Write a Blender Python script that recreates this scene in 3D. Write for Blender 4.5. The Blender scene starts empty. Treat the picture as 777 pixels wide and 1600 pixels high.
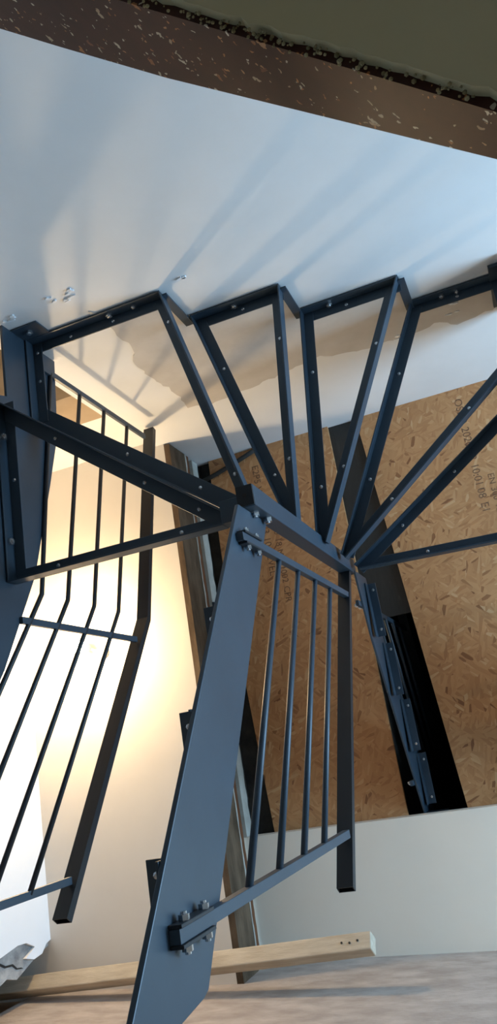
import bpy, bmesh, math, random
from mathutils import Vector, Matrix
random.seed(4)
S = bpy.context.scene
C = S.collection
V = Vector

# ------------------------------------------------------------------ materials
def newmat(name):
    m = bpy.data.materials.new(name); m.use_nodes = True
    nt = m.node_tree; b = nt.nodes['Principled BSDF']
    return m, nt, b
def N(nt, t, **kw):
    n = nt.nodes.new(t)
    for k, v in kw.items():
        if k in n.inputs.keys() if isinstance(k, str) else False: n.inputs[k].default_value = v
        else: setattr(n, k, v)
    return n
def ramp(nt, fac, stops):
    r = nt.nodes.new('ShaderNodeValToRGB'); e = r.color_ramp.elements
    while len(e) < len(stops): e.new(0.5)
    for i, (p, c) in enumerate(stops):
        e[i].position = p; e[i].color = (*c, 1) if len(c) == 3 else c
    nt.links.new(fac, r.inputs[0]); return r.outputs[0]
def coords(nt, scale=(1,1,1), rot=(0,0,0)):
    t = nt.nodes.new('ShaderNodeTexCoord'); mp = nt.nodes.new('ShaderNodeMapping')
    mp.inputs['Scale'].default_value = scale; mp.inputs['Rotation'].default_value = rot
    nt.links.new(t.outputs['Object'], mp.inputs[0]); return mp.outputs[0]
def noise(nt, vec, scale, detail=4, rough=0.6, dist=0.0):
    n = nt.nodes.new('ShaderNodeTexNoise'); n.inputs['Scale'].default_value = scale
    n.inputs['Detail'].default_value = detail; n.inputs['Roughness'].default_value = rough
    n.inputs['Distortion'].default_value = dist
    nt.links.new(vec, n.inputs['Vector']); return n.outputs['Fac']
def mix(nt, fac, a, b, mode='MIX'):
    n = nt.nodes.new('ShaderNodeMix'); n.data_type = 'RGBA'; n.blend_type = mode
    for s, v in ((n.inputs[0], fac), (n.inputs[6], a), (n.inputs[7], b)):
        if hasattr(v, 'links') or isinstance(v, bpy.types.NodeSocket): nt.links.new(v, s)
        else: s.default_value = v if isinstance(v, float) else (*v, 1)
    return n.outputs[2]
def bump(nt, b, h, strength=0.2, dist=0.01):
    n = nt.nodes.new('ShaderNodeBump'); n.inputs['Strength'].default_value = strength
    n.inputs['Distance'].default_value = dist
    nt.links.new(h, n.inputs['Height']); nt.links.new(n.outputs[0], b.inputs['Normal'])
def mottled(name, c0, c1, scale=6, rough=0.6, bmp=0.1, stretch=(1,1,1), spec=0.5, detail=5, metallic=0, lo=0.35, hi=0.65):
    m, nt, b = newmat(name); v = coords(nt, stretch); n = noise(nt, v, scale, detail)
    nt.links.new(ramp(nt, n, [(lo, c0), (hi, c1)]), b.inputs['Base Color'])
    b.inputs['Roughness'].default_value = rough; b.inputs['Specular IOR Level'].default_value = spec
    b.inputs['Metallic'].default_value = metallic
    if bmp: bump(nt, b, noise(nt, v, scale*6, 4), bmp, 0.004)
    return m

MAT = {}
MAT['wall'] = mottled('white_wall_paint', (.74,.735,.72), (.80,.795,.78), 2.0, .55, .08)
MAT['filler'] = mottled('white_filler', (.86,.86,.86), (.92,.92,.92), 9, .6, .2)
MAT['patch'] = mottled('grey_plaster_skim', (.50,.46,.41), (.58,.54,.49), 5, .8, .15)
MAT['ceiling'] = mottled('cream_ceiling_paint', (.76,.70,.62), (.80,.74,.66), 2.5, .7, .06)
MAT['soffit'] = mottled('warm_tinted_soffit_paint', (.90,.80,.67), (.92,.83,.70), 2.5, .7, .06)  # warm light on the soffit is put into the tint
MAT['left_wall'] = mottled('bright_white_paint', (.90,.90,.90), (.93,.93,.93), 3, .7, .05)
MAT['concrete'] = mottled('broken_concrete', (.24,.23,.22), (.48,.46,.43), 14, .95, .9)
MAT['raw_wall'] = mottled('dusty_cement', (.36,.30,.26), (.52,.45,.40), 7, .92, .6, (1.0,1.6,2.2), .2, 10, 0, .35, .68)
MAT['floor'] = mottled('dusty_floor', (.34,.235,.15), (.40,.285,.19), 4, .9, .2)
MAT['steel'] = mottled('anthracite_steel', (.027,.045,.064), (.034,.056,.079), 5, .42, .03, (1,1,1), .55)
MAT['tube'] = mottled('dark_steel_tube', (.014,.016,.019), (.018,.021,.025), 5, .45, .03, (1,1,1), .4)
MAT['zinc'] = mottled('zinc_plated', (.55,.56,.57), (.72,.73,.74), 30, .25, 0, (1,1,1), .5, 3, .9)
MAT['membrane'] = None
MAT['olive'] = mottled('olive_plaster', (.54,.47,.27), (.58,.51,.31), 3, .75, .08)
MAT['mortar'] = mottled('crumbly_mortar', (.20,.16,.07), (.42,.36,.20), 40, .95, .8)
MAT['brownwood'] = mottled('brown_shuttering_board', (.055,.034,.018), (.15,.10,.06), 5, .8, .4, (3,1,3), .3, 8)
MAT['redwood'] = mottled('reddish_board', (.10,.036,.014), (.17,.07,.03), 5, .75, .3, (6,1,6), .3, 7)
MAT['limeplaster'] = mottled('grey_white_plaster', (.36,.34,.29), (.50,.48,.42), 9, .9, .6)
MAT['blackgap'] = mottled('black_shade_and_cable', (.010,.009,.008), (.035,.03,.025), 9, .8, .4)  # black for painted gap and tube shade, also cable, crack and nails
MAT['timber'] = mottled('pale_sawn_timber', (.50,.41,.30), (.66,.57,.44), 6, .8, .3, (1,7,7), .3, 7)
MAT['rust'] = mottled('orange_brown_board', (.30,.15,.06), (.42,.22,.10), 5, .8, .3)
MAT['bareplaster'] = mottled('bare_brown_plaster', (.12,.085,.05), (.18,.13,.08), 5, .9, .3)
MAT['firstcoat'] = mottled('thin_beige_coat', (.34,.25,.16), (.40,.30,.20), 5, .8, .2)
MAT['roof'] = mottled('dark_light_block', (.03,.03,.03), (.05,.05,.05), 4, .9, 0)
MAT['ink'] = mottled('faded_black_ink', (.11,.055,.03), (.26,.13,.06), 60, .8, 0)
MAT['plastic'] = mottled('white_plastic', (.7,.66,.55), (.75,.7,.6), 8, .4, 0)

def make_osb():
    m, nt, b = newmat('osb_panel')
    base = None; hs = None
    t = nt.nodes.new('ShaderNodeTexCoord')
    sel = nt.nodes.new('ShaderNodeTexVoronoi'); sel.inputs['Scale'].default_value = 24
    nt.links.new(t.outputs['Object'], sel.inputs['Vector'])
    layers = []
    for ang, off in ((0.35, 0.0), (1.25, 3.1), (-0.75, 7.7)):
        mp = nt.nodes.new('ShaderNodeMapping'); mp.inputs['Rotation'].default_value = (0, 0, ang)
        mp.inputs['Location'].default_value = (off, off*2, 0)
        nt.links.new(t.outputs['Object'], mp.inputs[0])
        mp2 = nt.nodes.new('ShaderNodeMapping'); mp2.inputs['Scale'].default_value = (20, 85, 1)
        nt.links.new(mp.outputs[0], mp2.inputs[0])
        vo = nt.nodes.new('ShaderNodeTexVoronoi'); vo.inputs['Scale'].default_value = 1.0
        nt.links.new(mp2.outputs[0], vo.inputs['Vector'])
        sp = nt.nodes.new('ShaderNodeSeparateColor'); nt.links.new(vo.outputs['Color'], sp.inputs[0])
        layers.append(sp.outputs[0])
    ss = nt.nodes.new('ShaderNodeSeparateColor'); nt.links.new(sel.outputs['Color'], ss.inputs[0])
    def gt(a, thr):
        n = nt.nodes.new('ShaderNodeMath'); n.operation = 'GREATER_THAN'; n.inputs[1].default_value = thr
        nt.links.new(a, n.inputs[0]); return n.outputs[0]
    def mixf(f, a, c):
        n = nt.nodes.new('ShaderNodeMix'); n.data_type = 'FLOAT'
        nt.links.new(f, n.inputs[0]); nt.links.new(a, n.inputs[2]); nt.links.new(c, n.inputs[3]); return n.outputs[0]
    v = mixf(gt(ss.outputs[0], .36), layers[0], mixf(gt(ss.outputs[0], .68), layers[1], layers[2]))
    col = ramp(nt, v, [(0.0, (.26,.10,.035)), (.05, (.48,.22,.083)), (.5, (.55,.27,.107)), (.93, (.60,.31,.13)), (1.0, (.66,.39,.19))])
    big = noise(nt, t.outputs['Object'], 2.2, 4)
    col = mix(nt, 0.5, col, ramp(nt, big, [(.3, (.62,.60,.58)), (.7, (1.0,1.0,1.0))]), 'MULTIPLY')
    nt.links.new(col, b.inputs['Base Color'])
    b.inputs['Roughness'].default_value = .6
    bump(nt, b, v, .25, .003)
    return m
MAT['osb'] = make_osb()

def make_terrazzo():
    m, nt, b = newmat('brown_terrazzo'); v = coords(nt)
    base = ramp(nt, noise(nt, v, 30, 5), [(.3, (.036,.010,.006)), (.7, (.058,.017,.010))])
    for sc, keep, off in ((95, .08, 0), (170, .13, 5.0)):
        mp = nt.nodes.new('ShaderNodeMapping'); mp.inputs['Location'].default_value = (off, off, off)
        nt.links.new(v, mp.inputs[0])
        wob = nt.nodes.new('ShaderNodeTexNoise'); wob.inputs['Scale'].default_value = 90
        nt.links.new(mp.outputs[0], wob.inputs['Vector'])
        ad = nt.nodes.new('ShaderNodeMix'); ad.data_type = 'VECTOR'; ad.inputs[0].default_value = .02
        nt.links.new(mp.outputs[0], ad.inputs[4]); nt.links.new(wob.outputs['Color'], ad.inputs[5])
        vo = nt.nodes.new('ShaderNodeTexVoronoi'); vo.inputs['Scale'].default_value = sc
        nt.links.new(ad.outputs[1], vo.inputs['Vector'])
        sp = nt.nodes.new('ShaderNodeSeparateColor'); nt.links.new(vo.outputs['Color'], sp.inputs[0])
        k = nt.nodes.new('ShaderNodeMath'); k.operation = 'LESS_THAN'; k.inputs[1].default_value = keep
        nt.links.new(sp.outputs[0], k.inputs[0])
        d = nt.nodes.new('ShaderNodeMath'); d.operation = 'LESS_THAN'; d.inputs[1].default_value = .36
        nt.links.new(vo.outputs['Distance'], d.inputs[0])
        mu = nt.nodes.new('ShaderNodeMath'); mu.operation = 'MULTIPLY'
        nt.links.new(k.outputs[0], mu.inputs[0]); nt.links.new(d.outputs[0], mu.inputs[1])
        chip = ramp(nt, sp.outputs[1], [(0, (.16,.06,.03)), (.3, (.45,.20,.07)), (.65, (.42,.37,.27)), (1, (.62,.58,.48))])
        base = mix(nt, mu.outputs[0], base, chip)
    nt.links.new(base, b.inputs['Base Color']); b.inputs['Roughness'].default_value = .5; b.inputs['Specular IOR Level'].default_value = .25
    return m
MAT['terrazzo'] = make_terrazzo()

def make_membrane():
    m, nt, b = newmat('black_bitumen_board'); v = coords(nt, (30, 4, 1), (0, 0, 1.1))
    n = noise(nt, v, 1.3, 6, .7, 1.5)
    nt.links.new(ramp(nt, n, [(.35, (.018,.016,.013)), (.62, (.026,.023,.019)), (.74, (.05,.046,.04))]), b.inputs['Base Color'])
    b.inputs['Roughness'].default_value = .6; bump(nt, b, n, .3, .003); return m
MAT['membrane'] = make_membrane()

m, nt, b = newmat('bulb_glow')
b.inputs['Emission Color'].default_value = (1, .83, .55, 1); b.inputs['Emission Strength'].default_value = 60
b.inputs['Base Color'].default_value = (1, .9, .75, 1)
MAT['bulb'] = m

# ------------------------------------------------------------------ mesh helpers
class MB:
    def __init__(s): s.v = []; s.f = []
    def prism(s, poly, vec):
        n = len(poly); o = len(s.v); vec = V(vec)
        s.v += [V(p) for p in poly] + [V(p) + vec for p in poly]
        s.f.append([o+i for i in range(n)]); s.f.append([o+n+i for i in reversed(range(n))])
        for i in range(n):
            j = (i+1) % n; s.f.append([o+i, o+n+i, o+n+j, o+j])
        return s
    def box(s, x0, x1, y0, y1, z0, z1):
        return s.prism([(x0,y0,z0),(x1,y0,z0),(x1,y1,z0),(x0,y1,z0)], (0,0,z1-z0))
    def bar(s, p, q, a, b):              # rectangular bar p->q, full cross section vectors a, b, centred
        p, q, a, b = V(p), V(q), V(a), V(b)
        return s.prism([p-a/2-b/2, p+a/2-b/2, p+a/2+b/2, p-a/2+b/2], q-p)
    def path(s, pts, r, n=10):           # round rod through points
        pts = [V(p) for p in pts]; o = len(s.v); L = len(pts)
        for i, p in enumerate(pts):
            d = (pts[min(i+1,L-1)] - pts[max(i-1,0)]).normalized()
            u = d.cross(V((0.31,0.2,0.93))); u.normalize(); w = d.cross(u)
            k = 1.0
            if 0 < i < L-1: k = 1/max(.5, abs(d.dot((pts[i+1]-p).normalized())))
            for j in range(n):
                t = 2*math.pi*j/n
                s.v.append(p + (u*math.cos(t) + w*math.sin(t))*r*k)
        for i in range(L-1):
            for j in range(n):
                s.f.append([o+i*n+j, o+i*n+(j+1)%n, o+(i+1)*n+(j+1)%n, o+(i+1)*n+j])
        s.f.append([o+j for j in reversed(range(n))]); s.f.append([o+(L-1)*n+j for j in range(n)])
        return s
    def cyl(s, p, d, r, h, n=6):
        p = V(p); d = V(d).normalized(); return s.path([p, p+d*h], r, n)
    def lathe(s, c, axis, prof, n=20):
        c = V(c); d = V(axis).normalized(); u = d.orthogonal().normalized(); w = d.cross(u); o = len(s.v)
        for (r, h) in prof:
            for j in range(n):
                t = 2*math.pi*j/n; s.v.append(c + d*h + (u*math.cos(t)+w*math.sin(t))*max(r,1e-4))
        for i in range(len(prof)-1):
            for j in range(n):
                s.f.append([o+i*n+j, o+i*n+(j+1)%n, o+(i+1)*n+(j+1)%n, o+(i+1)*n+j])
        s.f.append([o+j for j in range(n)]); s.f.append([o+(len(prof)-1)*n+j for j in range(n)])
        return s
    def build(s, name, m, parent=None, bevel=0.0, smooth=False, origin=None):
        me = bpy.data.meshes.new(name); o = bpy.data.objects.new(name, me); C.objects.link(o)
        off = V((0,0,0))
        if parent is None:
            if origin is None:
                zs = min(v.z for v in s.v); off = V((sum(v.x for v in s.v)/len(s.v), sum(v.y for v in s.v)/len(s.v), zs))
            else: off = V(origin)
            o.location = off
        else:
            q = parent
            while q: off = off + q.location; q = q.parent
            o.parent = parent
        me.from_pydata([tuple(v-off) for v in s.v], [], s.f)
        bm = bmesh.new(); bm.from_mesh(me); bmesh.ops.recalc_face_normals(bm, faces=bm.faces); bm.to_mesh(me); bm.free()
        me.materials.append(MAT[m])
        if smooth:
            for p in me.polygons: p.use_smooth = True
        if bevel:
            b = o.modifiers.new('edge', 'BEVEL'); b.width = bevel; b.segments = 2; b.limit_method = 'ANGLE'
        return o
def thing(name, label, cat, loc, group=None):
    o = bpy.data.objects.new(name, None); C.objects.link(o); o.location = loc
    o.empty_display_size = .05
    o['label'] = label; o['category'] = cat
    if group: o['group'] = group
    return o
def tag(o, label, cat, group=None):
    o['label'] = label; o['category'] = cat
    if group: o['group'] = group
    return o
def struct(name, mb, m, parent=None, **k):
    o = mb.build(name, m, parent, **k)
    if parent is None: o['kind'] = 'structure'
    return o
def ragged(pts, amp, step):
    out = []
    for a, b in zip(pts[:-1], pts[1:]):
        a, b = V(a), V(b); n = max(1, int((b-a).length/step))
        for i in range(n):
            p = a.lerp(b, i/n)
            if i or out: p = p + V((random.uniform(-amp,amp), random.uniform(-amp,amp)))
            out.append(p)
    out.append(V(pts[-1])); return out

ZF = -1.55            # the floor; the viewer's eye is the origin
ZC = 3.12             # left ceiling
ZO = 3.473            # underside of the chipboard over the opening
ZT = 4.8              # added roof above, blocks the sky light
YW = -1.45            # stair wall

# ------------------------------------------------------------------ setting
struct('floor', MB().box(-3.4, 2.8, -1.7, 1.1, ZF-.15, ZF), 'floor')
wb = struct('wall_back', MB().box(-1.435, 2.8, YW-.2, YW, ZF, ZT), 'wall')
wr = struct('wall_back_recess', MB().box(-3.4, -1.435, YW-.2, YW-.03, ZF, ZT), 'wall')
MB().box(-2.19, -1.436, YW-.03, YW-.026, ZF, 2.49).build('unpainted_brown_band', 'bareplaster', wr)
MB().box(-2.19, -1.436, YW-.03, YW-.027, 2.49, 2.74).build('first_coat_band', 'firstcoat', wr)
# lower landing that carries the foot of the stair
struct('floor_landing', MB().box(-2.19, -.2, .29, .775, .72, .922), 'floor')
# right wall with the window that lets the daylight in
WY0, WY1, WZ0, WZ1 = -1.15, .62, 1.75, 3.2
r = MB(); XR = 2.2
r.box(XR, XR+.2, -1.45, WY0, ZF, ZT).box(XR, XR+.2, WY1, .9, ZF, ZT)
r.box(XR, XR+.2, WY0, WY1, ZF, WZ0).box(XR, XR+.2, WY0, WY1, WZ1, ZT)
struct('wall_right', r, 'wall')
w = MB()
w.box(XR+.06, XR+.12, WY0, WY0+.05, WZ0, WZ1).box(XR+.06, XR+.12, WY1-.05, WY1, WZ0, WZ1)
w.box(XR+.06, XR+.12, WY0+.05, WY1-.05, WZ0, WZ0+.05).box(XR+.06, XR+.12, WY0+.05, WY1-.05, WZ1-.05, WZ1)
struct('window_1', w, 'plastic')
# cement wall at the front, running slightly out of true
f = MB().prism([(-2.27,.772,ZF),(2.8,.915,ZF),(2.8,1.1,ZF),(-2.27,1.1,ZF)], (0,0,ZT-ZF))
struct('wall_front', f, 'raw_wall')
struct('wall_front_return', MB().box(-3.4, -2.27, .80, 1.1, ZF, ZT), 'rust')
# left wall, plaster broken off at its end
prof = [(-1.48,ZF),(.50,ZF),(.50,2.75),(.565,2.79),(.548,2.90),(.552,2.955),(.578,3.01),(.606,2.945),(.622,3.0),(.615,3.055),(.585,3.09),(.578,3.12),(-1.48,3.12)]
lw = MB().prism([(-2.204,y,z) for y,z in prof], (.014,0,0))
lwo = struct('wall_left', lw, 'left_wall')
cp = [(-1.48,ZF),(.63,ZF),(.645,2.70),(.662,2.80),(.650,2.84),(.668,2.90),(.650,2.95),(.625,3.02),(.60,3.12),(-1.48,3.12)]
MB().prism([(-2.45,y,z) for y,z in cp], (.245,0,0)).build('broken_concrete_core', 'concrete', lwo)
ck = [(.575,2.76),(.583,2.80),(.602,2.835),(.607,2.88),(.628,2.905),(.632,2.93),(.640,2.945),(.632,2.90),(.614,2.875),(.609,2.83),(.590,2.795)]
MB().prism([(-2.207,y,z) for y,z in ck], (.004,0,0)).build('crack', 'blackgap', lwo)
struct('wall_left_end', MB().box(-3.4, -3.2, -1.48, .8, ZF, ZT), 'ceiling')
# ceilings
struct('ceiling_left', MB().box(-3.4, -1.372, -1.48, .86, ZC, 3.46), 'ceiling')
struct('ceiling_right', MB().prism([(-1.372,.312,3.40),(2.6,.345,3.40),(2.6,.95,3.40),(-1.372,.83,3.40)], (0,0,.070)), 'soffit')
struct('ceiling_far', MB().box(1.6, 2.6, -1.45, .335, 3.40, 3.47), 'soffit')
struct('ceiling_light_block', MB().box(-3.4, 2.8, -1.7, 1.1, ZT, ZT+.15), 'roof')  # added unseen roof, blocks sky light and keeps the slot dark
# grey skim coat band and filler dabs on the stair wall
low = ragged([(-1.07,1.98),(-1.062,2.14),(-1.066,2.275),(-1.112,2.351),(-1.122,2.494),(-1.094,2.653),(-1.112,2.84),(-1.02,2.872),(-.864,2.845),(-.71,2.815),(-.503,2.765),(-.361,2.82),(-.13,2.82),(-.03,2.79),(.02,2.86),(.178,2.82),(.5,2.86)], .009, .025)
up = [V((.5,2.60)), V((-.115,2.60)), V((-.115,2.41)), V((-.478,2.41)), V((-.478,2.222)), V((-.82,2.222)), V((-.82,2.035)), V((-1.03,2.035))]
pp = [(p.x, YW-.001, p.y) for p in low + up]
MB().prism(pp, (0,.0035,0)).build('skim_patch', 'patch', wb)
d = MB()
for cx, cz, n, sx, sz in ((-1.09,1.872,9,.05,.03),(-1.30,1.868,5,.022,.016),(-.747,1.982,3,.016,.008),(.005,2.70,3,.03,.02),(.03,2.75,3,.03,.012),(-.20,2.80,3,.025,.03)):
    for i in range(n):
        x = cx + random.uniform(-sx,sx); z = cz + random.uniform(-sz,sz); q = []
        for k in range(7):
            t = k*2*math.pi/7; rr = random.uniform(.3,1)
            q.append((x+math.cos(t)*.014*rr, YW-.001, z+math.sin(t)*.007*rr))
        d.prism(q, (0,.006,0))
MB.build(d, 'filler_dab', 'filler', wb)

# ------------------------------------------------------------------ edge of the floor slab round the opening
def slab_board(name, z0, z1, x1, m, label, cat, y0=-1.445, y1=.80, rough=.003):
    e = [(p.x, p.y) for p in ragged([(y0,z1),(y1,z1)], rough, .03)]
    poly = [(y0,z0),(y1,z0)] + [(a,b) for a,b in reversed(e)]
    o = MB().prism([(-1.372,y,z) for y,z in poly], (x1+1.372,0,0)).build(name, m)
    return tag(o, label, cat)
slab_board('shuttering_board', 3.12, 3.287, -1.344, 'brownwood', 'rough brown board along the slab edge beside the cream ceiling', 'board')
slab_board('plaster_bead', 3.287, 3.297, -1.342, 'limeplaster', 'thin pale plaster line between the brown board and the reddish board', 'plaster', rough=.004)
slab_board('hardwood_strip', 3.297, 3.335, -1.346, 'redwood', 'narrow reddish brown wood strip in the slab edge', 'board', rough=.002)
slab_board('shadow_batten', 3.335, 3.385, -1.366, 'brownwood', 'dark brown recessed batten between reddish strip and pale plaster', 'board')
slab_board('plaster_edge', 3.385, 3.452, -1.35, 'limeplaster', 'pale grey plaster strip along slab edge under the chipboard', 'plaster', y1=.31, rough=.006)
slab_board('gap_shade_strip', 3.452, 3.500, -1.362, 'blackgap', 'black ragged strip standing for the dark gap along left edge of the chipboard', 'membrane', y1=.31)  # paints the shade of the gap above the plaster

# ------------------------------------------------------------------ chipboard over the opening
def board(name, poly, z, th, m, label, cat, group=None):
    o = MB().prism([(x,y,z) for x,y in poly], (0,0,th)).build(name, m)
    return tag(o, label, cat, group)
oL = board('chipboard_sheet', [(-1.296,YW),(-1.303,-.854),(-1.275,-.184),(-1.254,.308),(-1.254,.345),(-.662,.345),(-.667,YW)], ZO, .018, 'osb',
      'orange chipboard sheet behind the newel post, left of the black strip', 'chipboard')
oR = board('chipboard_sheet', [(-.526,YW),(-.416,.345),(1.62,.345),(1.62,YW)], ZO, .018, 'osb',
      'large chipboard sheet overhead right of the black strip', 'chipboard')
board('bitumen_board', [(-.70,YW),(-.66,-.50),(-.44,-.50),(-.49,YW)], ZO+.0185, .02, 'membrane',
      'dark grey scratched board bridging the gap between the two chipboard sheets', 'board')
board('gap_shade_sheet', [(-1.372,YW),(-1.372,.345),(-1.24,.345),(-1.27,YW)], ZO+.0275, .02, 'blackgap',  # black sheet paints the darkness of the open gap
      'black sheet painting the dark gap between plaster edge and chipboard', 'board')
board('slot_blocker', [(-.70,-.49),(-.70,.345),(-.672,.345),(-.672,-.49)], ZO+.0185, .5, 'blackgap',  # added to hide the lit walls above and keep the slot dark
      'added black upright curb on the left side of the open slot', 'blocker')
board('slot_blocker', [(-.40,-.49),(-.40,.345),(-.372,.345),(-.372,-.49)], ZO+.0185, .5, 'blackgap',  # same added blocker on the other side of the slot
      'added black upright curb on the right side of the open slot', 'blocker')
def stamp(txt, parent, x, y, size, z):
    for word in txt.split():
        o = stamp_word(word, parent, x, y, size, z)
        y = max(v.co.y for v in o.data.vertices) + parent.location.y + size*.4
def stamp_word(txt, parent, x, y, size, z):
    cu = bpy.data.curves.new('t', 'FONT'); cu.body = txt; cu.size = size; cu.extrude = .0004
    to = bpy.data.objects.new('t', cu); C.objects.link(to)
    dg = bpy.context.evaluated_depsgraph_get(); dg.update()
    me = bpy.data.meshes.new_from_object(to.evaluated_get(dg)); bpy.data.objects.remove(to); 
    o = bpy.data.objects.new('printed_stamp', me); C.objects.link(o); me.materials.clear(); me.materials.append(MAT['ink'])
    R = Matrix(((0,1,0,0),(1,0,0,0),(0,0,-1,0),(0,0,0,1)))
    me.transform(Matrix.Translation(V((x,y,z)) - parent.location) @ R); o.parent = parent
    return o
stamp('OSB/3  2020 13 10:01  08 E1', oR, -.070, -1.40, .048, ZO-.0003)
stamp('EN 300   12.5   CE 0502', oR, -.012, -1.02, .04, ZO-.0003)
stamp('E2P5 W98  OSB/3 10 LEVEL', oL, -1.075, -1.36, .048, ZO-.0003)
stamp('EN 300 18 MM 1002 CPR', oL, -1.02, -1.12, .042, ZO-.0003)
cb = MB().path([(-1.335,-1.350,ZO-.012),(-1.26,-1.368,ZO-.01),(-1.20,-1.385,ZO-.011),(-1.12,-1.41,ZO-.01),(-1.03,-1.438,ZO-.011)], .011, 8).build('cable', 'blackgap', smooth=True)
tag(cb, 'short black cable across the corner of the orange chipboard', 'cable')

# ------------------------------------------------------------------ stair: tread frames
RISE = .188; SEAT = lambda k: 2.237 + RISE*(k-3)
def bolt(parent, p, d, r=.011, h=.008, name='bolt'):
    mb = MB().cyl(p, d, r, h, 6); mb.cyl(V(p)+V(d).normalized()*h, d, r*.55, .004, 8)
    return mb.build(name, 'zinc', parent)
def lbar(name, parent, p, q, n, zs, wd=.038, sk=.045, head_pos=(.2,.75), e0=0, e1=0):
    p, q, n = V((*p,0)), V((*q,0)), V((*n,0)); d = (q-p).normalized()
    pr = V((-d.y, d.x, 0)); pr = pr if pr.dot(n) > 0 else -pr
    p = p - d*e0; q = q + d*e1
    mb = MB()
    mb.prism([p+V((0,0,zs-.005)), q+V((0,0,zs-.005)), q+pr*wd+V((0,0,zs-.005)), p+pr*wd+V((0,0,zs-.005))], (0,0,.005))
    mb.prism([p+V((0,0,zs-sk)), q+V((0,0,zs-sk)), q+pr*.005+V((0,0,zs-sk)), p+pr*.005+V((0,0,zs-sk))], (0,0,sk-.005))
    o = mb.build(name, 'steel', parent, bevel=.0012)
    for t in head_pos:
        c = p.lerp(q, t) + pr*wd*.55
        MB().lathe((c.x,c.y,zs-.005), (0,0,-1), [(.0065,0),(.0062,.0015),(.003,.003)], 8).build('screw_and_hole_glint', 'zinc', o)  # zinc heads: some screws, others standing in for light through flange holes
    return o
grp = 'black angle steel winder tread frames'
def frame(k, corners, bars, label, extra=None):
    zs = SEAT(k)
    cx = sum(c[0] for c in corners)/len(corners); cy = sum(c[1] for c in corners)/len(corners)
    t = thing('tread_frame', label, 'stair tread', (cx, cy, zs-.045), grp)
    for i, (a, b, nm, sc, *wdt) in enumerate(bars):
        p, q = corners[a], corners[b]
        lbar(nm, t, p, q, (cx-p[0], cy-p[1]), zs-.0012*i, wd=wdt[0] if wdt else .038, head_pos=sc)
    return t
def strut(t, x, y, z0, z1, wx=.03, wy=.006):
    MB().box(x-wx/2, x+wx/2, y-wy/2, y+wy/2, z0, z1).build('riser_strut', 'steel', t, bevel=.001)

NX0, NX1, NY0, NY1 = -.592, -.547, -.640, -.585      # newel tube
t1 = frame(1, [(-1.330,-1.150),(-1.330,-.578),(-.665,-.578),(-.655,-.615)],
      [(0,1,'outer_bar',(.45,)),(1,2,'side_bar',(.22,.8)),(3,0,'side_bar',(.1,.32,.72),.044)],
      'lowest triangular black tread frame, beside the left stringer, lamp glowing behind it')
bolt(t1, (-1.324,-1.03,SEAT(1)-.026), (1,0,0)); bolt(t1, (-1.324,-.70,SEAT(1)-.026), (1,0,0))
MB().box(-.665,-.585,-.640,-.580,SEAT(1)-.05,SEAT(1)-.045+.045).build('inner_plate','steel',t1,bevel=.001)
t2 = frame(2, [(-1.330,-1.447),(-.825,-1.447),(-.640,-.690),(-.690,-.655),(-1.330,-1.150)],
      [(0,1,'outer_bar',(.3,.62)),(1,2,'side_bar',(.12,.86)),(3,4,'side_bar',(.2,.55),.056),(4,0,'outer_bar',(.5,.86))],
      'four-sided corner tread frame at the left, against the wall, with shadows behind it')
bolt(t2, (-1.02,-1.441,SEAT(2)-.025), (0,1,0)); bolt(t2, (-.93,-1.441,SEAT(2)-.025), (0,1,0), .008)
strut(t2, -.822, -1.437, SEAT(2)-.03, SEAT(3)-.005)
t3 = frame(3, [(-.806,-1.447),(-.483,-1.447),(-.566,-.655),(-.600,-.660)],
      [(0,1,'outer_bar',(.55,)),(1,2,'side_bar',(.22,.74)),(3,0,'side_bar',(.2,.72))],
      'narrow wedge tread frame second from left along the wall, above the newel post end')
bolt(t3, (-.652,-1.441,SEAT(3)-.02), (0,1,0))
strut(t3, -.480, -1.437, SEAT(3)-.03, SEAT(4)-.005)
t4 = frame(4, [(-.470,-1.447),(-.122,-1.447),(-.534,-.615),(-.566,-.632)],
      [(0,1,'outer_bar',(.45,)),(1,2,'side_bar',(.25,.72)),(3,0,'side_bar',(.22,.72))],
      'middle wedge tread frame with its point on the newel, crossing the dark overhead strip')
bolt(t4, (-.37,-1.441,SEAT(4)-.02), (0,1,0))
strut(t4, -.118, -1.437, SEAT(4)-.03, SEAT(5)-.005)
t5 = frame(5, [(-.110,-1.447),(.205,-1.447),(.205,-1.143),(-.522,-.592),(-.536,-.610)],
      [(0,1,'outer_bar',(.5,)),(1,2,'outer_bar',()),(2,3,'side_bar',(.28,.72)),(4,0,'side_bar',(.3,.72))],
      'wide corner tread frame in the upper right, against the wall by the picture edge')
bolt(t5, (-.005,-1.441,SEAT(5)-.02), (0,1,0)); bolt(t5, (.05,-1.441,SEAT(5)-.02), (0,1,0), .008)
MB().box(.165,.212,-1.449,-1.437,SEAT(5)-.10,SEAT(6)).build('corner_plate','steel',t5,bevel=.001)
t6 = frame(6, [(.205,-1.100),(.205,-.562),(-.520,-.585),(-.536,-.606)],
      [(0,1,'outer_bar',()),(1,2,'side_bar',(.3,.66)),(3,0,'side_bar',(.25,.55))],
      'highest tread frame, fanning out to the right edge over the chipboard')

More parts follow.
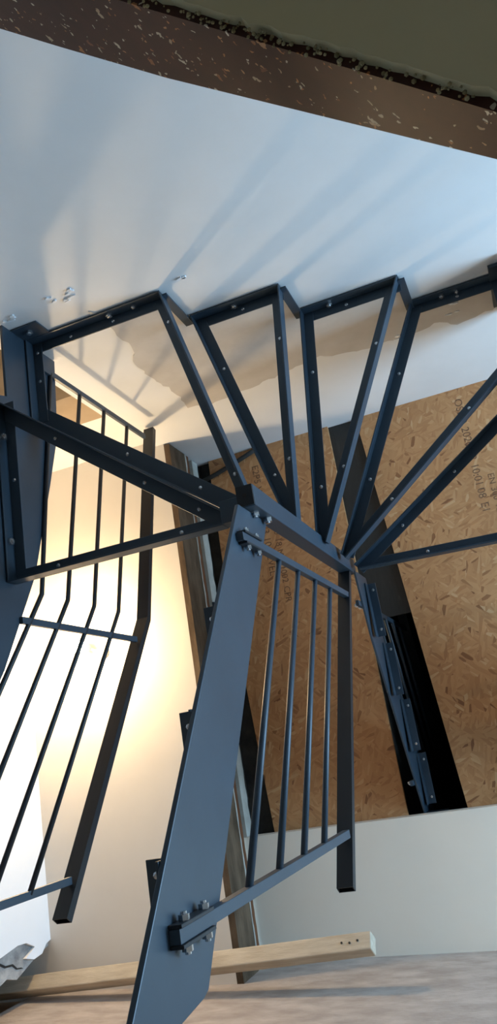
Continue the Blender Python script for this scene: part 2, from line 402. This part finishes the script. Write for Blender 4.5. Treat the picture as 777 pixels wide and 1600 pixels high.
# ------------------------------------------------------------------ newel post
nw = thing('newel_post', 'square steel newel tube, blue lit, where all tread points meet', 'newel post', ((NX0+NX1)/2,(NY0+NY1)/2,1.74))
MB().box(NX0,NX1,NY0,NY1,1.746,2.83).build('post_tube','steel',nw,bevel=.0015)
MB().box(NX0+.001,NX1-.001,NY0+.001,NY1-.001,1.74,1.7455).build('end_cap','tube',nw)
MB().cyl(((NX0+NX1)/2,(NY0+NY1)/2,1.7398),(0,0,-1),.006,.0012,12).build('drain_hole','blackgap',nw)
bolt(nw, (-.570,NY1,1.80),(0,1,0),.012,.012); bolt(nw, (-.562,NY1,1.875),(0,1,0),.012,.012)

# ------------------------------------------------------------------ stringers
def plate(name, parent, x, th, poly, bevel=.0015, x2=None):
    n = len(poly); mb = MB()
    if x2 is None: mb.prism([(x,y,z) for y,z in poly], (th,0,0))
    else:
        y0 = min(p[0] for p in poly); y1 = max(p[0] for p in poly)
        fx = lambda y: x + (x2-x)*(y-y0)/(y1-y0)
        mb.prism([(fx(y),y,z) for y,z in poly], (th,0,0))
    return mb.build(name, 'steel', parent, bevel=bevel)
def bracket(parent, x, sgn, y0, y1, z, wd=.042):
    a, b = (x, x+sgn*wd)
    mb = MB().box(min(a,b),max(a,b),y0,y1,z-.005,z)
    mb.box(min(x,x+sgn*.005),max(x,x+sgn*.005),y0,y1,z-.045,z-.005)
    o = mb.build('tread_bracket','steel',parent,bevel=.001)
    for t in (.13,.87):
        MB().lathe((x+sgn*wd*.6,y0+(y1-y0)*t,z-.005),(0,0,-1),[(.006,0),(.0055,.002),(.003,.003)],8).build('screw_and_hole_glint','zinc',o)  # bright heads for screws and for holes with light behind
    return o
XA = -.575
sA = thing('stair_stringer', 'broad blue-lit steel stringer running down the middle to the bottom edge', 'stair stringer', (XA,.28,.97))
plate('string_plate', sA, XA-.010, .010, [(.345,.923),(.318,1.183),(.312,1.202),(-.582,1.905),(-.582,1.700)], .002)
for i, y in enumerate((.118,-.100,-.316)):
    bracket(sA, XA-.010, -1, y, y+(.175 if i == 0 else .205), 1.152+.184*i)

sE = thing('stair_stringer', 'dark outer stringer plate at the left edge of the picture', 'stair stringer', (-1.345,.28,.97))
plate('string_plate', sE, -1.343, .010, [(.33,.923),(.33,1.27),(-.33,1.785),(-.62,1.960),(-.95,2.085),(-1.15,2.155),(-1.446,2.18),(-1.446,1.885),(-1.19,1.885),(-1.165,1.80),(-.9,1.62)])
MB().box(-1.345,-1.235,-1.4495,-1.4435,1.93,2.03).build('wall_bracket','steel',sE,bevel=.001)
bolt(sE,(-1.285,-1.4435,1.965),(0,1,0),.011)
for i, y in enumerate((.118,-.100,-.316)):
    bracket(sE, -1.333, 1, y, y+(.175 if i == 0 else .205), 1.152+.184*i)

sB = thing('stair_stringer', 'upper flight stringer climbing into the dark slot in the chipboard', 'stair stringer', (-.575,-.1,2.8))
plate('string_plate', sB, -.552, .008, [(-.592,2.80),(-.36,2.925),(.335,3.485),(.335,3.72),(-.592,2.98)], .0015, x2=-.598)
for i, (y, x) in enumerate(((-.565,-.545),(-.352,-.556),(-.135,-.566),(.085,-.578))):
    bracket(sB, x, 1, y, y+.205, 2.978+.181*i, .034)
MB().box(-.592,-.50,.318,.335,3.49,3.53).build('end_foot','tube',sB,bevel=.001)
sF = thing('stair_stringer', 'outer stringer of the upper flight, just beyond the right edge', 'stair stringer', (.21,-.5,2.6))
plate('string_plate', sF, .206, .010, [(-1.446,2.46),(-1.446,2.85),(-.9,2.92),(.335,3.72),(.335,3.40),(-.75,2.62)])

# ------------------------------------------------------------------ railings
def rail_post(parent, x0, x1, y, z0, z1, dz=.035, bolts=True, side=1):
    mb = MB().bar((0,y,z0),(0,y,z1),(x1-x0,0,0),(0,.020,0))
    for v in mb.v: v.x += (x0+x1)/2
    return mb.build('post','steel',parent,bevel=.001)
def tube_hollow(mb, p, q, a, b, t=.0025):
    p,q,a,b = V(p),V(q),V(a),V(b); o = len(mb.v)
    for s in (1, 1-2*t/a.length):
        for e in (p,q):
            for su,sv in ((-1,-1),(1,-1),(1,1),(-1,1)):
                k = 1-2*t/b.length if s != 1 else 1
                mb.v.append(e + a/2*su*s + b/2*sv*k)
    for i in range(4):
        j=(i+1)%4
        mb.f.append([o+i,o+j,o+4+j,o+4+i]); mb.f.append([o+8+i,o+12+i,o+12+j,o+8+j])
        mb.f.append([o+i,o+8+i,o+8+j,o+j]); mb.f.append([o+4+i,o+4+j,o+12+j,o+12+i])
    return mb
# inner railing
XP = -.575
rc = thing('stair_railing', 'inner railing with four rods, bolted to the broad middle stringer', 'railing', (-.57,-.1,1.1))
y1a, y2a = -.487, .217
rail_post(rc, XP, XP+.018, y1a, 1.645, 2.70); rail_post(rc, XP, XP+.018, y2a, 1.095, 2.10)
for (za, zb) in ((1.93,1.388),(2.10,1.556),(2.274,1.72),(2.449,1.883)):
    MB().path([(XP+.009,y1a,za),(XP+.009,y2a,zb)], .0075, 10).build('rail_rod','steel',rc,smooth=True)
hd = V((0,.93,-.735)).normalized(); hup = hd.cross(V((1,0,0))).normalized()
pA = V((XP,-.605,2.775)); pB = V((XP,.335,2.035))
tube_hollow(MB(), pA, pB, V((.042,0,0)), hup*.022).build('handrail','tube',rc)
MB().bar(pB-hd*.035, pB-hd*.030, V((.037,0,0)), hup*.017).build('tube_shade','blackgap',rc)  # black plate paints the shade inside the open tube
# spacer blocks and bolts where the posts meet the stringer
for (y, z) in ((y1a,1.695),(y2a,1.135)):
    MB().box(XP,XP+.022,y-.016,y-.0105,z-.04,z+.075).build('clamp_plate','tube',rc,bevel=.001)
    MB().box(XP,XP+.022,y+.0105,y+.016,z-.04,z+.075).build('clamp_plate','tube',rc,bevel=.001)
    for dz in (-.012, .058):
        for sg in (1,-1):
            bolt(rc,(XP+.013,y+sg*.016,z+dz),(0,sg,0),.0085,.008)
# outer railing
XD = -1.333
rd = thing('stair_railing', 'outer left railing with bent rods, in front of the bright lamp', 'railing', (XD,-.1,1.1))
XD0 = XD
for y, z0, z1 in ((-1.375,2.05,2.83),(-.474,1.865,2.54),(.232,1.30,2.00)):
    rail_post(rd, XD0, XD0+.012, y, z0, z1)
for (za, zbend, z2) in ((2.136,1.976,1.885),(2.323,2.115,2.036),(2.496,2.272,2.195),(2.677,2.433,2.345)):
    s = (z2-1.335-zbend*0)  # lower rods run parallel to the lower flight
    zl = zbend - .775*(.232+.565)
    MB().path([(XD+.006,-1.375,za),(XD+.006,-.565,zbend),(XD+.006,.232,zl)], .0075, 10).build('rail_rod','tube',rd,smooth=True)
hb = [V((XD,-1.435,2.905)), V((XD,-.556,2.63)), V((XD,.322,1.955))]
d1 = (hb[1]-hb[0]).normalized(); d2 = (hb[2]-hb[1]).normalized()
u1 = d1.cross(V((1,0,0))).normalized(); u2 = d2.cross(V((1,0,0))).normalized(); um = ((u1+u2)/2); um = um/um.length/ um.normalized().dot(u1)
mb = MB(); A = V((.046,0,0)); o = 0
rings = [(hb[0],u1),(hb[1],um),(hb[2],u2)]
for s in (1.0, .86):
    for p, u in rings:
        for su, sv in ((-1,-1),(1,-1),(1,1),(-1,1)):
            mb.v.append(p + A/2*su*s + u*.025/2*sv*(1 if s == 1 else .8))
for i in range(4):
    j = (i+1)%4
    for b0 in (0,4): mb.f.append([b0+i,b0+j,b0+4+j,b0+4+i]); mb.f.append([12+b0+i,12+b0+4+i,12+b0+4+j,12+b0+j])
    mb.f.append([i,12+i,12+j,j]); mb.f.append([8+i,8+j,20+j,20+i])
mb.build('handrail','tube',rd)
MB().bar(hb[2]-d2*.035, hb[2]-d2*.030, V((.038,0,0)), u2*.018).build('tube_shade','blackgap',rd)  # painted darkness inside the lower open end
MB().bar(hb[0]+d1*.002, hb[0]+d1*.004, V((.038,0,0)), u1*.018).build('tube_shade','blackgap',rd)  # painted darkness inside the upper open end
# upper flight railing
ru = thing('stair_railing', 'dark upper railing half hidden inside the slot above the chipboard', 'railing', (-.58,-.1,2.85))
fx = lambda y: -.552 + (-.046)*(y+.592)/.927 - .012
for y, z0, z1 in ((-.478,2.82,3.86),(.19,3.33,4.38)):
    rail_post(ru, fx(y), fx(y)+.012, y, z0, z1)
    for dz in (.02,.08):
        bolt(ru,(fx(y),y,z0+dz+.03),(-1,0,0),.009,.012)
for dz in (.36,.53,.70,.87):
    MB().path([(fx(-.478)+.006,-.478,2.80+dz),(fx(.19)+.006,.19,3.325+dz)], .0075, 10).build('rail_rod','steel',ru,smooth=True)
q0 = V((fx(-.56)+.006,-.56,3.80)); q1 = V((fx(.31)+.006,.31,4.485)); qd=(q1-q0).normalized(); qu = qd.cross(V((1,0,0))).normalized()
MB().bar(q0,q1,V((.042,0,0)),qu*.022).build('handrail','tube',ru)

# ------------------------------------------------------------------ batten on the cement wall
bt = MB(); a = V((-2.40,.730,3.03)); b_ = V((-.775,.665,2.965)); d = (b_-a).normalized()
s1 = V((0,math.cos(.62),-math.sin(.62)))*.060; s2 = V((0,math.sin(.62),math.cos(.62)))*.062
bt.bar(a, b_, s1, s2)
bo = bt.build('timber_batten','timber',bevel=.004); tag(bo, 'pale sawn timber batten sticking out along the dusty cement wall', 'timber')
for i in range(3):
    c = a.lerp(b_, .97-.018*i) 
    MB().cyl(c - s2*.5 + s1*random.uniform(-.3,.2), -s2, .004, .003, 6).build('nail_head','blackgap',bo)

# ------------------------------------------------------------------ terrazzo slab over the viewer
def line(p, q, t): return V((p[0]+(q[0]-p[0])*t, p[1]+(q[1]-p[1])*t))
e0, e1 = (-.364,-.878), (.075,-.450)
ts = [-1.28, 0, .31, 1, 1.9]
zt = [.73, .692, .68, .632, .60]
tz = thing('terrazzo_slab', 'brown terrazzo slab edge with olive painted soffit across the top corner', 'slab', (0,-1,.55))
mb = MB(); P0 = []
fr = [line(e0,e1,t) for t in ts]
bx = [max(p.x, -1.0) for p in fr]
for i, p in enumerate(fr):
    yb = YW
    mb.v += [V((p.x,p.y,.56)), V((p.x+.0,p.y,zt[i]-.012)), V((p.x+.008,p.y-.010,zt[i])), V((p.x,min(yb,p.y-.001),zt[i]+.01)), V((p.x,min(yb,p.y-.001),.56))]
for i in range(len(fr)-1):
    for j in range(5):
        k = (j+1)%5; mb.f.append([i*5+j, i*5+k, (i+1)*5+k, (i+1)*5+j])
n = len(fr); mb.f.append(list(range(5))); mb.f.append([(n-1)*5+j for j in range(5)])
mb.build('terrazzo_edge','terrazzo',tz)
ed = ragged([tuple(line(e0,e1,t)+V((-.004,.004))*0+V((.006,-.006))) for t in (-1.2,0,.3,.75,1,1.85)], .0022, .012)
MB().prism([(p.x,p.y,.5485) for p in ed]+[(fr[-1].x,YW,.5485),(fr[0].x+.05,YW,.5485)], (0,0,.0115)).build('olive_soffit','olive',tz)
mo = MB()
for i in range(150):
    t = random.uniform(-.1,1.1) if i < 70 else random.gauss(.68,.16); p = line(e0,e1,t) + V((.004,-.004))*random.uniform(-.4,1.2); r = random.uniform(.0008,.0026)
    mo.lathe((p.x,p.y,.5535+random.uniform(-.003,.006)), (random.uniform(-.5,.5),random.uniform(-.5,.5),1), [(r*.3,-r*.8),(r,-r*.2),(r*.8,r*.4),(r*.2,r*.8)], 6)
mo.build('mortar_crumbs','mortar',tz)['kind'] = 'stuff'

# ------------------------------------------------------------------ ceiling lamp
lx, ly = -1.858, -.588
lp = thing('ceiling_light', 'bare glowing bulb hanging under the cream ceiling', 'lamp', (lx,ly,3.02))
MB().lathe((lx+.055,ly+.03,3.12),(0,0,-1),[(.030,0),(.030,.010),(.022,.016),(.012,.018)],16).build('ceiling_rose','plastic',lp,smooth=False)
MB().path([(lx+.055,ly+.03,3.104),(lx+.03,ly+.018,3.092),(lx,ly,3.085)],.006,8).build('lamp_cord','plastic',lp)
MB().lathe((lx,ly,3.088),(0,0,-1),[(.013,0),(.019,.004),(.019,.030),(.016,.034)],16).build('bulb_holder','plastic',lp)
MB().lathe((lx,ly,3.054),(0,0,-1),[(.013,0),(.018,.012),(.028,.030),(.030,.045),(.024,.062),(.010,.073)],20).build('bulb','bulb',lp,smooth=True)

# ------------------------------------------------------------------ light
def lamp(name, kind, loc, energy, color, **k):
    l = bpy.data.lights.new(name, kind); l.energy = energy; l.color = color
    for a, v in k.items(): setattr(l, a, v)
    o = bpy.data.objects.new(name, l); C.objects.link(o); o.location = loc; return o
lamp('bulb_light','POINT',(lx,ly,2.95),29,(1,.72,.40),shadow_soft_size=.035)
wl = lamp('window_daylight','AREA',(XR+.19,(WY0+WY1)/2,(WZ0+WZ1)/2),128,(.40,.69,1.0),shape='RECTANGLE',size=WY1-WY0-.12,size_y=WZ1-WZ0-.12)
wl.rotation_euler = (math.pi/2,0,math.pi/2)     # faces into the room (-X)
W = bpy.data.worlds.new('World'); S.world = W; W.use_nodes = True
W.node_tree.nodes['Background'].inputs[0].default_value = (.55,.72,1,1)
W.node_tree.nodes['Background'].inputs[1].default_value = 0.6

# ------------------------------------------------------------------ camera
M = Matrix(((.92271486,-.24759631,-.2954545),(.15762579,.94178859,-.29696526),(.35178318,.227443,.90802989)))
cam = bpy.data.cameras.new('camera'); co = bpy.data.objects.new('camera', cam); C.objects.link(co)
xc = M @ V((1,0,0)); yc = M @ V((0,-1,0)); zc = M @ V((0,0,-1))
co.matrix_world = Matrix(((xc.x,yc.x,zc.x,0),(xc.y,yc.y,zc.y,0),(xc.z,yc.z,zc.z,0),(0,0,0,1)))
cam.sensor_fit = 'VERTICAL'; cam.sensor_height = 36; cam.lens = 1230/1600*36; cam.clip_start = .02
S.camera = co
S.view_settings.view_transform = 'Standard'; S.view_settings.look = 'None'
S.view_settings.gamma = 1; S.view_settings.exposure = 0.0; S.view_settings.use_curve_mapping = False
